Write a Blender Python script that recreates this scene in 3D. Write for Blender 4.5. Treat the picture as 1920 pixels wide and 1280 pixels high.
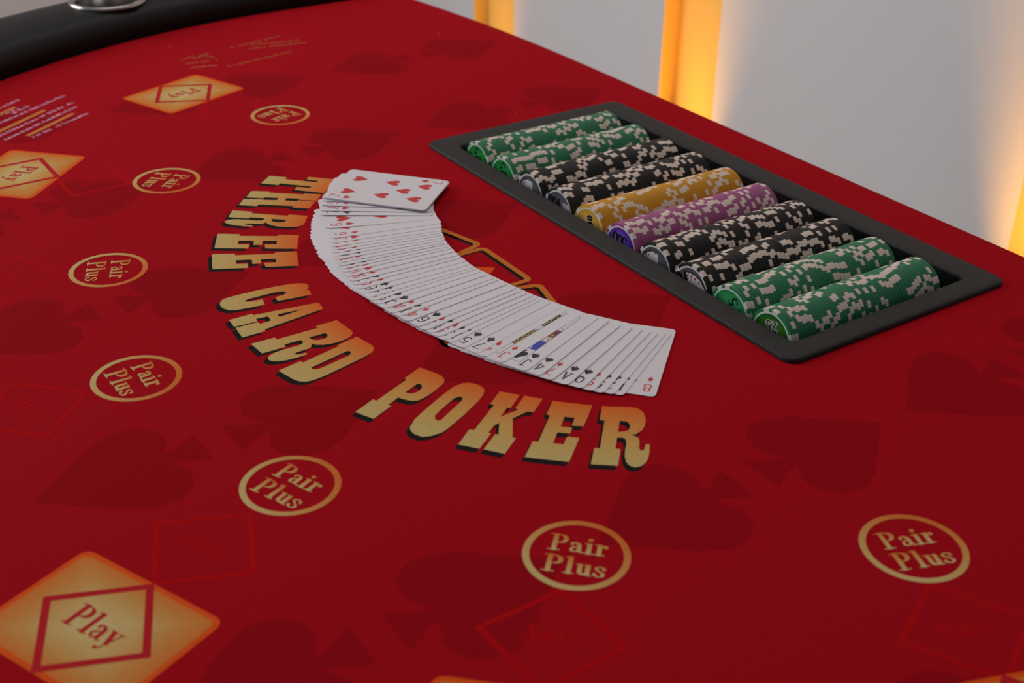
import bpy, bmesh, math, random
from mathutils import Vector, Matrix
from mathutils.geometry import tessellate_polygon, delaunay_2d_cdt

for o in list(bpy.data.objects): bpy.data.objects.remove(o)
C = bpy.context.scene.collection
S = bpy.context.scene
PI = math.pi
R = math.radians
TZ = 0.76                      # height of the playing surface above the floor

# ---------------------------------------------------------------- camera
cd = bpy.data.cameras.new('camera'); cam = bpy.data.objects.new('camera', cd); C.objects.link(cam)
S.camera = cam
cd.sensor_width = 36.0; cd.lens = 44.857
cd.clip_start = 0.02; cd.clip_end = 60
pitch, roll = 0.51803, 0.0145
fh = Vector((-0.8269, 0.5624, 0)); rt = Vector((0.5624, 0.8269, 0))
fw = fh*math.cos(pitch) + Vector((0, 0, -math.sin(pitch)))
up = rt.cross(fw)
r2 = rt*math.cos(roll) + up*math.sin(roll)
u2 = -rt*math.sin(roll) + up*math.cos(roll)
M = Matrix((( r2.x, u2.x, -fw.x, 0.9341), (r2.y, u2.y, -fw.y, -0.5386), (r2.z, u2.z, -fw.z, TZ + 0.41295), (0, 0, 0, 1)))
cam.matrix_world = M
cd.dof.use_dof = True; cd.dof.focus_distance = 0.90; cd.dof.aperture_fstop = 9.0; cd.dof.aperture_blades = 7

# ---------------------------------------------------------------- light and exposure
S.view_settings.view_transform = 'Standard'; S.view_settings.look = 'None'
S.view_settings.gamma = 1.0; S.view_settings.use_curve_mapping = False
S.view_settings.exposure = -0.12
W = bpy.data.worlds.new('world'); S.world = W; W.use_nodes = True
W.node_tree.nodes['Background'].inputs[0].default_value = (0.68, 0.70, 0.78, 1)
W.node_tree.nodes['Background'].inputs[1].default_value = 0.25

def area(name, loc, target, size, energy, col, sy=None):
    d = bpy.data.lights.new(name, 'AREA'); d.shape = 'RECTANGLE'; d.size = size; d.size_y = sy or size
    d.energy = energy; d.color = col
    o = bpy.data.objects.new(name, d); C.objects.link(o); o.location = loc
    o.rotation_euler = (Vector(target) - Vector(loc)).to_track_quat('-Z', 'Y').to_euler()
    return o
area('window_daylight', (-1.75, -1.6, 1.60), (0.0, 0.1, TZ), 1.4, 39, (1.0, 0.97, 0.98), 1.3)
area('ceiling_light', (-0.7, 0.1, 3.0), (0.0, 0.1, TZ), 1.6, 17, (1.0, 0.92, 0.88), 1.6)

# ---------------------------------------------------------------- materials
def mat(name, col, rough=0.6, metal=0.0, spec=0.5, noise=0.0, nscale=300, bump=0.0, bscale=600, sheen=0.0, col2=None):
    m = bpy.data.materials.new(name); m.use_nodes = True
    nt = m.node_tree; b = nt.nodes['Principled BSDF']
    b.inputs['Base Color'].default_value = (*col, 1); b.inputs['Roughness'].default_value = rough
    b.inputs['Metallic'].default_value = metal; b.inputs['Specular IOR Level'].default_value = spec
    if sheen: b.inputs['Sheen Weight'].default_value = sheen
    if noise or bump:
        tc = nt.nodes.new('ShaderNodeTexCoord')
    if noise:
        n = nt.nodes.new('ShaderNodeTexNoise'); n.inputs['Scale'].default_value = nscale; n.inputs['Detail'].default_value = 4
        nt.links.new(tc.outputs['Object'], n.inputs['Vector'])
        mx = nt.nodes.new('ShaderNodeMix'); mx.data_type = 'RGBA'
        c2 = col2 or tuple(c*(1-noise) for c in col)
        mx.inputs[6].default_value = (*col, 1); mx.inputs[7].default_value = (*c2, 1)
        nt.links.new(n.outputs['Fac'], mx.inputs[0]); nt.links.new(mx.outputs[2], b.inputs['Base Color'])
    if bump:
        n2 = nt.nodes.new('ShaderNodeTexNoise'); n2.inputs['Scale'].default_value = bscale; n2.inputs['Detail'].default_value = 3
        nt.links.new(tc.outputs['Object'], n2.inputs['Vector'])
        bp = nt.nodes.new('ShaderNodeBump'); bp.inputs['Strength'].default_value = bump; bp.inputs['Distance'].default_value = 0.0006
        nt.links.new(n2.outputs['Fac'], bp.inputs['Height']); nt.links.new(bp.outputs['Normal'], b.inputs['Normal'])
    return m

def ramp_mat(name, stops, rough=0.8, spec=0.15, weave=True):
    """colour runs along the UV 'print' coordinate: the printed colour of the thing itself"""
    m = bpy.data.materials.new(name); m.use_nodes = True
    nt = m.node_tree; b = nt.nodes['Principled BSDF']
    uv = nt.nodes.new('ShaderNodeUVMap'); uv.uv_map = 'print'
    sx = nt.nodes.new('ShaderNodeSeparateXYZ'); nt.links.new(uv.outputs[0], sx.inputs[0])
    cr = nt.nodes.new('ShaderNodeValToRGB')
    els = cr.color_ramp.elements
    while len(els) < len(stops): els.new(0.5)
    for e, (p, c) in zip(els, stops): e.position = p; e.color = (*c, 1)
    nt.links.new(sx.outputs[0], cr.inputs[0])
    out = cr.outputs[0]
    if weave:
        tc = nt.nodes.new('ShaderNodeTexCoord'); n = nt.nodes.new('ShaderNodeTexNoise')
        n.inputs['Scale'].default_value = 900; n.inputs['Detail'].default_value = 2
        nt.links.new(tc.outputs['Object'], n.inputs['Vector'])
        mr = nt.nodes.new('ShaderNodeMapRange'); mr.inputs[3].default_value = 0.8; mr.inputs[4].default_value = 1.2
        nt.links.new(n.outputs['Fac'], mr.inputs[0])
        vm = nt.nodes.new('ShaderNodeVectorMath'); vm.operation = 'SCALE'
        nt.links.new(out, vm.inputs[0]); nt.links.new(mr.outputs[0], vm.inputs['Scale']); out = vm.outputs[0]
    nt.links.new(out, b.inputs['Base Color'])
    b.inputs['Roughness'].default_value = rough; b.inputs['Specular IOR Level'].default_value = spec
    return m

def felt_mat(name, col, lint=True):
    m = mat(name, col, 0.95, spec=0.04, noise=0.18, nscale=1100, bump=0.25, bscale=1500, sheen=0.0)
    nt = m.node_tree; b = nt.nodes['Principled BSDF']
    if lint:                     # specks of lint and dust caught on the cloth
        tc = nt.nodes.new('ShaderNodeTexCoord')
        v = nt.nodes.new('ShaderNodeTexVoronoi'); v.inputs['Scale'].default_value = 38
        nt.links.new(tc.outputs['Object'], v.inputs['Vector'])
        l1 = nt.nodes.new('ShaderNodeMath'); l1.operation = 'LESS_THAN'; l1.inputs[1].default_value = 0.028
        nt.links.new(v.outputs['Distance'], l1.inputs[0])
        sx = nt.nodes.new('ShaderNodeSeparateColor'); nt.links.new(v.outputs['Color'], sx.inputs[0])
        l2 = nt.nodes.new('ShaderNodeMath'); l2.operation = 'GREATER_THAN'; l2.inputs[1].default_value = 0.86
        nt.links.new(sx.outputs[0], l2.inputs[0])
        mu = nt.nodes.new('ShaderNodeMath'); mu.operation = 'MULTIPLY'
        nt.links.new(l1.outputs[0], mu.inputs[0]); nt.links.new(l2.outputs[0], mu.inputs[1])
        mx = nt.nodes.new('ShaderNodeMix'); mx.data_type = 'RGBA'
        src = b.inputs['Base Color'].links[0].from_socket
        nt.links.new(mu.outputs[0], mx.inputs[0]); nt.links.new(src, mx.inputs[6])
        mx.inputs[7].default_value = (0.45, 0.25, 0.25, 1)
        nt.links.new(mx.outputs[2], b.inputs['Base Color'])
    return m

RED = (0.42, 0.0042, 0.0110)
FELT = felt_mat('red_felt', RED)
FELT_DK = felt_mat('red_felt_dark_print', (0.335, 0.0034, 0.0092), lint=False)
FELT_BR = felt_mat('red_felt_bright_print', (0.50, 0.0040, 0.0070), lint=False)
P_BLACK = mat('black_print', (0.006, 0.004, 0.004), 0.85, spec=0.15)
GOLD_L = (0.56, 0.42, 0.155); GOLD_O = (0.70, 0.125, 0.014)
P_GOLD = ramp_mat('gold_to_orange_print', [(0.0, GOLD_L), (0.45, (0.60, 0.33, 0.085)), (1.0, GOLD_O)])
P_RING = ramp_mat('gold_ring_print', [(0.0, (0.58, 0.43, 0.17)), (0.55, (0.60, 0.28, 0.075)), (1.0, (0.62, 0.14, 0.02))])
P_PLAY = ramp_mat('play_box_print', [(0.0, (0.62, 0.50, 0.21)), (0.40, (0.60, 0.38, 0.13)), (0.75, (0.60, 0.25, 0.055)), (1.0, (0.64, 0.17, 0.022))])
P_ORANGE = mat('orange_print', (0.80, 0.088, 0.003), 0.85, spec=0.15, noise=0.15, nscale=900)
P_NOTE = mat('faded_amber_print', (0.52, 0.115, 0.040), 0.85, spec=0.15)
P_AMBER = mat('amber_print', (0.62, 0.17, 0.020), 0.85, spec=0.15, noise=0.15, nscale=900)
P_RED = mat('red_print', (0.47, 0.006, 0.013), 0.85, spec=0.15)
P_WHITE = mat('white_print', (0.75, 0.36, 0.50), 0.85, spec=0.15)
P_GOLDBAR = mat('gold_bar_print', (0.55, 0.18, 0.045), 0.85, spec=0.15)
CARD_W = mat('card_white', (0.74, 0.69, 0.71), 0.45, spec=0.35)
CARD_E = mat('card_edge_cool_lit', (0.74, 0.75, 0.84), 0.6, spec=0.2)  # bluish side light on the card ends is put into this colour
CARD_R = mat('card_red_ink', (0.60, 0.035, 0.035), 0.45, spec=0.35)
CARD_K = mat('card_black_ink', (0.016, 0.014, 0.014), 0.45, spec=0.35)
CARD_B = mat('card_blue_ink', (0.045, 0.055, 0.40), 0.45, spec=0.35)
CARD_N = mat('card_navy_line', (0.06, 0.08, 0.22), 0.45, spec=0.35)
CARD_Y = mat('card_yellow_ink', (0.55, 0.36, 0.05), 0.45, spec=0.35)
CARD_M = mat('card_maroon_ink', (0.20, 0.03, 0.05), 0.45, spec=0.35)
LEATHER = mat('black_vinyl', (0.009, 0.008, 0.008), 0.45, spec=0.22, bump=0.3, bscale=250)
TRAYM = mat('black_tray_plastic', (0.010, 0.0085, 0.0082), 0.55, spec=0.34, bump=0.9, bscale=900)
TRAYIN = mat('black_tray_gloss', (0.012, 0.012, 0.013), 0.25, spec=0.6, bump=0.8, bscale=700)
STEEL = mat('stainless_steel', (0.42, 0.40, 0.38), 0.25, metal=1.0)
WOOD = mat('dark_wood', (0.05, 0.03, 0.02), 0.5, noise=0.5, nscale=20)
WALL = mat('white_wall_paint', (0.66, 0.66, 0.665), 0.75, spec=0.2, noise=0.05, nscale=3)
GLOW_PAINT = mat('painted_wall_glow', (0.80, 0.52, 0.13), 0.7, spec=0.2)  # orange uplight glow put into the colour of the white wall
WALL2 = mat('cream_wall_paint', (0.86, 0.77, 0.73), 0.8, spec=0.2, noise=0.05, nscale=3)
FLOOR = mat('grey_beige_floor', (0.62, 0.54, 0.50), 0.6, noise=0.2, nscale=8)

# ---------------------------------------------------------------- mesh helpers
class MB:
    """collects faces with materials and the 'print' coordinate; build() links ONE mesh object"""
    def __init__(s): s.v = []; s.f = []; s.m = []; s.t = []; s.mats = []; s.sm = []
    def mi(s, m):
        if m not in s.mats: s.mats.append(m)
        return s.mats.index(m)
    def face(s, pts, m, t=None, smooth=False):
        k = len(s.v); s.v += [tuple(p) for p in pts]
        s.f.append(tuple(range(k, k+len(pts)))); s.m.append(s.mi(m)); s.t.append(t if t else [0.0]*len(pts)); s.sm.append(smooth)
    def grid(s, rows, m, closed=True, smooth=True, capa=None, capb=None):
        """rows: list of loops with equal length, joined by quads; capa/capb: caps of first/last"""
        k = len(s.v); n = len(rows[0]); i = s.mi(m)
        for r in rows: s.v += [tuple(p) for p in r]
        for a in range(len(rows)-1):
            for b in range(n if closed else n-1):
                c = (b+1) % n
                s.f.append((k+a*n+b, k+a*n+c, k+(a+1)*n+c, k+(a+1)*n+b)); s.m.append(i); s.t.append([0.0]*4); s.sm.append(smooth)
        if capa: s.f.append(tuple(reversed(range(k, k+n)))); s.m.append(s.mi(capa)); s.t.append([0.0]*n); s.sm.append(False)
        if capb: q = k+(len(rows)-1)*n; s.f.append(tuple(range(q, q+n))); s.m.append(s.mi(capb)); s.t.append([0.0]*n); s.sm.append(False)
    def poly(s, loops, z, m, tf=None):
        """flat polygon with holes at height z; loops of (x, y)"""
        L = [[Vector((p[0], p[1], 0)) for p in l] for l in loops]
        flat = [p for l in L for p in l]
        for tri in tessellate_polygon(L):
            a, b, c = (flat[i] for i in tri)
            if (b-a).cross(c-a).z < 0: b, c = c, b
            pts = [(p.x, p.y, z) for p in (a, b, c)]
            s.face(pts, m, [tf(p[0], p[1]) for p in pts] if tf else None)
    def union(s, polys, z, m, tf=None):
        """several overlapping outlines printed as one flat shape, without doubled faces"""
        V = []; F = []
        for p in polys:
            if sum(p[i-1][0]*p[i][1]-p[i][0]*p[i-1][1] for i in range(len(p))) < 0: p = p[::-1]
            F.append(list(range(len(V), len(V)+len(p)))); V += [Vector((x*1000, y*1000)) for x, y in p]
        vo, _, fo, _, _, src = delaunay_2d_cdt(V, [], F, 0, 1e-4, True)
        for f, o_ in zip(fo, src):
            if not o_: continue
            pts = [(vo[i].x/1000, vo[i].y/1000, z) for i in f]
            a, b, c = (Vector(p) for p in pts[:3])
            if (b-a).cross(c-a).z < 0: pts.reverse()
            s.face(pts, m, [tf(p[0], p[1]) for p in pts] if tf else None)
    def build(s, name, parent=None, loc=None, matrix=None, bevel=0):
        me = bpy.data.meshes.new(name); me.from_pydata(s.v, [], s.f)
        for m in s.mats: me.materials.append(m)
        me.polygons.foreach_set('material_index', s.m)
        me.polygons.foreach_set('use_smooth', s.sm)
        if any(any(t) for t in s.t):
            uv = me.uv_layers.new(name='print'); k = 0
            for t in s.t:
                for x in t: uv.data[k].uv = (x, 0.5); k += 1
        me.update()
        o = bpy.data.objects.new(name, me); C.objects.link(o)
        if parent: o.parent = parent
        if loc: o.location = loc
        if matrix: o.matrix_world = matrix
        if bevel:
            b = o.modifiers.new('bevel', 'BEVEL'); b.width = bevel; b.segments = 2; b.limit_method = 'ANGLE'
        return o

def tag(o, label=None, cat=None, group=None, kind=None):
    if label: o['label'] = label
    if cat: o['category'] = cat
    if group: o['group'] = group
    if kind: o['kind'] = kind
    return o
def empty(name, loc=(0, 0, 0)):
    o = bpy.data.objects.new(name, None); C.objects.link(o); o.location = loc; o.empty_display_size = 0.05
    return o
def box(mb, x0, x1, y0, y1, z0, z1, m):
    a = [(x0,y0,z0),(x1,y0,z0),(x1,y1,z0),(x0,y1,z0)]; b = [(p[0],p[1],z1) for p in a]
    mb.grid([a, b], m, smooth=False, capa=m, capb=m)
def rrect(x0, x1, y0, y1, r, n=6):
    P = []
    for cx, cy, a0 in ((x1-r, y0+r, -90), (x1-r, y1-r, 0), (x0+r, y1-r, 90), (x0+r, y0+r, 180)):
        for k in range(n+1):
            a = R(a0 + 90*k/n); P.append((cx+r*math.cos(a), cy+r*math.sin(a)))
    return P
def circ(cx, cy, r, n=48): return [(cx+r*math.cos(2*PI*k/n), cy+r*math.sin(2*PI*k/n)) for k in range(n)]
def hull(pts):
    pts = sorted(set(pts)); 
    def half(ps):
        h = []
        for p in ps:
            while len(h) > 1 and (h[-1][0]-h[-2][0])*(p[1]-h[-2][1]) - (h[-1][1]-h[-2][1])*(p[0]-h[-2][0]) <= 1e-12: h.pop()
            h.append(p)
        return h[:-1]
    return half(pts) + half(pts[::-1])
def nib(path, nx, ny):
    """a broad pen drawn along a path: a list of convex polygons"""
    out = []
    for a, b in zip(path, path[1:]):
        P = []
        for (x, y) in (a, b):
            for k in range(8):
                c, s_ = math.cos(2*PI*k/8+.39), math.sin(2*PI*k/8+.39)
                P.append((round(x+nx/2*max(-1, min(1, c*1.08)), 6), round(y+ny/2*max(-1, min(1, s_*1.08)), 6)))
        out.append(hull(P))
    return out
def arc(cx, cy, rx, ry, a0, a1, n=10):
    return [(cx+rx*math.cos(R(a0+(a1-a0)*k/n)), cy+ry*math.sin(R(a0+(a1-a0)*k/n))) for k in range(n+1)]

# ---------------------------------------------------------------- letters
# index numerals of the cards and chips: paths in a box 0..0.6 x 0..1
IDX = {
 '2': [arc(.3, .70, .25, .28, 160, -30, 8) + [(.08, .03), (.56, .03)]],
 '3': [arc(.29, .75, .23, .23, 150, -75, 8) + arc(.29, .28, .27, .26, 75, -150, 9)],
 '4': [[(.56, .28), (.04, .28), (.44, .98), (.44, 0)]],
 '5': [[(.52, .97), (.14, .97), (.10, .55)] + arc(.30, .33, .26, .30, 110, -145, 10)],
 '6': [[(.50, .90)] + arc(.34, .62, .28, .36, 80, 180, 6) + arc(.31, .31, .25, .29, 180, 540, 14)],
 '7': [[(.06, .97), (.56, .97), (.22, 0)]],
 '8': [arc(.3, .74, .22, .23, -90, 270, 14), arc(.3, .27, .26, .25, 90, 450, 14)],
 '9': [[(.10, .10)] + arc(.26, .38, .28, .36, -100, 0, 6) + arc(.29, .69, .25, .29, 0, 360, 14)],
 '0': [arc(.3, .5, .24, .47, 0, 360, 18)],
 '1': [[(.3, 0), (.3, .98), (.16, .86)]],
 'J': [[(.20, .97), (.56, .97)], [(.42, .97), (.42, .25)] + arc(.25, .25, .17, .22, 0, -170, 8)],
 'Q': [arc(.3, .52, .25, .45, 0, 360, 18), [(.22, .26), (.40, .12), (.58, .0)]],
 'K': [[(.12, 0), (.12, .98)], [(.52, .98), (.14, .38)], [(.26, .56), (.54, 0)], [(0, .02), (.24, .02)], [(0, .97), (.24, .97)], [(.42, .02), (.62, .02)], [(.42, .97), (.60, .97)]],
 'A': [[(.08, 0), (.30, .98), (.52, 0)], [(.16, .33), (.44, .33)], [(-.02, .02), (.18, .02)], [(.42, .02), (.62, .02)]],
}
# heavy book serif for the layout words: (advance, paths with nib, dots)
B_, T_ = .175, .05
SER = {
 'P': (.74, [([(.22, 0), (.22, 1)], B_), ([(.02, .03), (.43, .03)], T_), ([(.02, .97), (.42, .97)], T_), ([(.30, .97), (.47, .95), (.57, .87), (.595, .73), (.57, .60), (.47, .51), (.30, .48)], .17)], []),
 'l': (.38, [([(.19, 0), (.19, .99)], B_), ([(.02, .03), (.36, .03)], T_), ([(.03, .96), (.2, .97)], T_)], []),
 'i': (.38, [([(.19, 0), (.19, .63)], B_), ([(.02, .03), (.36, .03)], T_), ([(.03, .61), (.2, .62)], T_)], [(.19, .86, .10)]),
 'a': (.56, [([(.39, .08), (.39, .42), (.34, .55), (.24, .61), (.13, .57)], .16), ([(.36, .37), (.20, .33), (.12, .24), (.11, .14), (.17, .05), (.28, .06), (.38, .16)], .11), ([(.39, .1), (.46, .03), (.54, .06)], .07)], [(.12, .49, .07)]),
 'r': (.46, [([(.19, 0), (.19, .63)], B_), ([(.02, .03), (.38, .03)], T_), ([(.03, .61), (.2, .62)], T_), ([(.24, .42), (.30, .56), (.40, .61)], .06)], [(.41, .53, .085)]),
 'u': (.60, [([(.17, .62), (.17, .18), (.22, .06), (.31, .04), (.40, .12)], .16), ([(.44, .62), (.44, .02)], .17), ([(.02, .61), (.2, .61)], T_), ([(.32, .61), (.46, .61)], T_), ([(.44, .03), (.58, .03)], T_)], []),
 's': (.48, [([(.40, .44), (.36, .57), (.24, .61), (.13, .55), (.11, .46), (.20, .37), (.32, .29), (.39, .19), (.35, .07), (.23, .02), (.11, .07), (.07, .20)], .12)], []),
 'y': (.54, [([(.14, .61), (.30, .06)], .17), ([(.46, .61), (.30, .06), (.22, -.16), (.12, -.24)], .06), ([(.02, .61), (.26, .61)], T_), ([(.36, .61), (.54, .61)], T_)], [(.11, -.20, .075)]),
 'A': (.74, [([(.10, .02), (.36, .98)], .07), ([(.36, .98), (.60, .02)], .18), ([(.20, .34), (.50, .34)], T_), ([(0, .03), (.22, .03)], T_), ([(.42, .03), (.74, .03)], T_)], []),
 'n': (.62, [([(.19, 0), (.19, .62)], .17), ([(.22, .42), (.30, .57), (.38, .59), (.45, .50), (.46, .36), (.46, 0)], .15), ([(.02, .03), (.34, .03)], T_), ([(.34, .03), (.60, .03)], T_)], []),
 't': (.40, [([(.18, .85), (.18, .14), (.24, .04), (.36, .08)], .15), ([(.02, .61), (.36, .61)], T_)], []),
 'e': (.52, [([(.13, .33), (.40, .35), (.36, .54), (.26, .60), (.14, .50), (.10, .32), (.16, .10), (.28, .03), (.42, .12)], .11)], []),
}
def word_polys(txt):
    x = 0; out = []
    for ch in txt:
        adv, paths, dots = SER[ch]
        for p, w in paths:
            for q in nib([(a+x, b) for a, b in p], w, T_): out.append(q)
        for (a, b, r) in dots: out.append(circ(a+x, b, r, 14))
        x += adv
    return out, x
def idx_polys(ch, nx, ny=None):
    out = []
    for p in IDX[ch]: out += nib(p, nx, ny or nx)
    return out
HEART = [(0, -.5), (.18, -.27), (.38, -.02), (.47, .16), (.46, .33), (.36, .45), (.22, .48), (.09, .42), (0, .28),
         (-.09, .42), (-.22, .48), (-.36, .45), (-.46, .33), (-.47, .16), (-.38, -.02), (-.18, -.27)]
DIAMOND = [(0, -.5), (.12, -.26), (.36, 0), (.12, .26), (0, .5), (-.12, .26), (-.36, 0), (-.12, -.26)]
SPADE_B = [(-x, -y*.86+.07) for x, y in HEART]
SPADE_S = [(.05, -.18), (.07, -.34), (.17, -.5), (-.17, -.5), (-.07, -.34), (-.05, -.18)]
SUIT = {'H': [HEART], 'D': [DIAMOND], 'S': [SPADE_B, SPADE_S],
        'C': [circ(0, .27, .215, 18), circ(-.24, -.08, .215, 18), circ(.24, -.08, .215, 18), [(.05, .2), (.06, -.25), (.17, -.5), (-.17, -.5), (-.06, -.25), (-.05, .2)]]}
GLYPH = {
    'E': [[[42.092,1.016],[47.739,1.019],[47.091,0.626],[45.614,0.614],[45.735,0.759],[44.413,0.756],[44.304,0.577],[45.727,0.581],[45.687,0.476],[44.151,0.469],[44.059,0.278],[45.24,0.282],[45.439,0.42],[46.871,0.418],[46.326,0.006],[41.633,-0.01],[41.77,0.265],[42.382,0.269],[42.51,0.745],[41.997,0.756]]],
    'R': [[[49.057,1.019],[51.238,1.026],[53.275,1.029],[53.917,1.013],[54.38,0.982],[54.744,0.941],[54.918,0.873],[54.932,0.805],[54.728,0.7],[54.263,0.617],[53.583,0.553],[52.906,0.531],[53.424,0.514],[53.792,0.484],[53.896,0.425],[53.785,0.346],[53.805,0.297],[54.038,0.271],[54.315,0.294],[54.478,0.339],[54.578,0.383],[55.033,0.38],[54.903,0.253],[54.62,0.137],[54.224,0.06],[53.708,0.011],[53.157,-0.003],[52.618,0.023],[52.289,0.077],[52.141,0.161],[52.18,0.258],[52.361,0.396],[52.266,0.455],[51.889,0.482],[51.266,0.477],[51.102,0.288],[51.679,0.283],[51.433,0.009],[48.608,0.003],[48.749,0.275],[49.371,0.275],[49.597,0.759],[48.953,0.763]],[[51.55,0.771],[52.266,0.771],[52.71,0.743],[52.882,0.692],[52.719,0.63],[52.389,0.597],[51.889,0.583],[51.355,0.577]]],
    'P': [[[20.91,1.009],[24.094,1.014],[25.119,0.992],[25.829,0.956],[26.247,0.894],[26.295,0.817],[26.294,0.686],[26.091,0.561],[25.785,0.482],[25.189,0.439],[24.272,0.424],[23.307,0.417],[23.327,0.248],[23.76,0.257],[23.734,-0.027],[21.224,-0.034],[21.106,0.246],[21.638,0.244],[21.498,0.742],[21.053,0.743]],[[23.343,0.742],[23.757,0.75],[24.286,0.722],[24.527,0.667],[24.496,0.599],[24.176,0.554],[23.728,0.533],[23.316,0.538]]],
    'K': [[[34.275,1.011],[37.289,1.021],[37.164,0.758],[36.719,0.751],[36.607,0.575],[38.216,0.752],[37.739,0.77],[37.954,1.023],[40.636,1.022],[40.291,0.759],[39.456,0.75],[38.194,0.589],[39.379,0.27],[39.807,0.266],[39.474,-0.014],[37.104,-0.009],[37.317,0.271],[37.689,0.274],[36.957,0.469],[36.577,0.408],[36.476,0.266],[36.828,0.266],[36.644,-0.013],[34.266,-0.022],[34.213,0.254],[34.782,0.263],[34.863,0.75],[34.309,0.756]]],
    'O': [[[28.033,0.038],[27.662,0.179],[27.634,0.432],[27.744,0.705],[27.973,0.887],[28.511,0.982],[29.238,1.023],[30.09,1.037],[31.108,1.027],[31.85,1.0],[32.283,0.959],[32.585,0.865],[32.583,0.733],[32.318,0.453],[31.959,0.193],[31.686,0.097],[30.905,-0.007],[30.156,-0.054],[29.116,-0.045],[28.447,-0.01]],[[29.604,0.28],[29.32,0.333],[29.299,0.452],[29.388,0.591],[29.495,0.696],[29.783,0.741],[30.278,0.751],[30.579,0.72],[30.602,0.648],[30.466,0.433],[30.413,0.286],[30.131,0.259]]],
    'C': [[[-10.96,-0.015],[-11.661,0.01],[-12.173,0.063],[-12.534,0.196],[-13.033,0.429],[-13.411,0.662],[-13.502,0.859],[-13.299,0.955],[-12.893,1.008],[-12.347,1.032],[-11.499,1.031],[-10.865,1.011],[-10.501,0.971],[-10.379,1.015],[-8.738,1.007],[-8.709,0.605],[-10.051,0.608],[-10.306,0.704],[-10.752,0.749],[-11.245,0.749],[-11.516,0.714],[-11.548,0.63],[-11.244,0.463],[-10.933,0.322],[-10.663,0.269],[-10.333,0.265],[-10.106,0.312],[-10.112,0.46],[-8.415,0.449],[-8.387,0.275],[-8.451,0.117],[-8.752,0.048],[-9.442,-0.0],[-10.252,-0.019]]],
    'A': [[[-5.686,1.015],[-3.336,1.011],[-1.806,0.258],[-1.332,0.252],[-1.294,-0.02],[-3.989,-0.007],[-4.034,0.25],[-3.464,0.261],[-3.672,0.393],[-4.944,0.397],[-5.038,0.262],[-4.29,0.253],[-4.295,-0.015],[-6.277,-0.015],[-6.616,0.256],[-6.157,0.261]],[[-4.907,0.506],[-4.722,0.807],[-4.06,0.504]]],
    'D': [[[7.418,1.0],[10.4,1.005],[11.435,1.001],[12.191,0.967],[12.693,0.898],[12.862,0.773],[12.902,0.49],[12.871,0.258],[12.715,0.116],[12.457,0.058],[12.233,0.028],[11.661,-0.007],[10.903,-0.023],[8.199,-0.036],[8.009,0.241],[8.479,0.245],[8.025,0.743],[7.687,0.736]],[[9.924,0.74],[10.328,0.752],[10.831,0.73],[11.021,0.683],[11.091,0.53],[11.117,0.36],[11.024,0.275],[10.728,0.248],[10.18,0.245]]],
    'T': [[[-54.512,-0.002],[-54.977,0.238],[-54.182,0.263],[-55.055,0.712],[-55.754,0.705],[-55.425,0.54],[-56.582,0.509],[-57.738,0.938],[-50.991,0.978],[-50.636,0.546],[-51.956,0.538],[-52.295,0.719],[-52.985,0.715],[-52.333,0.263],[-51.618,0.265],[-51.32,0.017]]],
    'H': [[[-48.174,0.013],[-48.762,0.259],[-48.299,0.268],[-49.24,0.732],[-49.695,0.73],[-50.287,0.965],[-47.191,0.981],[-46.845,0.739],[-47.194,0.733],[-46.924,0.561],[-45.925,0.567],[-46.18,0.738],[-46.547,0.737],[-46.806,0.975],[-43.496,0.974],[-43.327,0.744],[-44.03,0.739],[-43.469,0.278],[-42.834,0.273],[-42.686,0.026],[-45.05,0.017],[-45.549,0.272],[-45.357,0.28],[-45.757,0.462],[-46.681,0.455],[-46.357,0.27],[-45.985,0.274],[-45.67,0.028]]],
}
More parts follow.
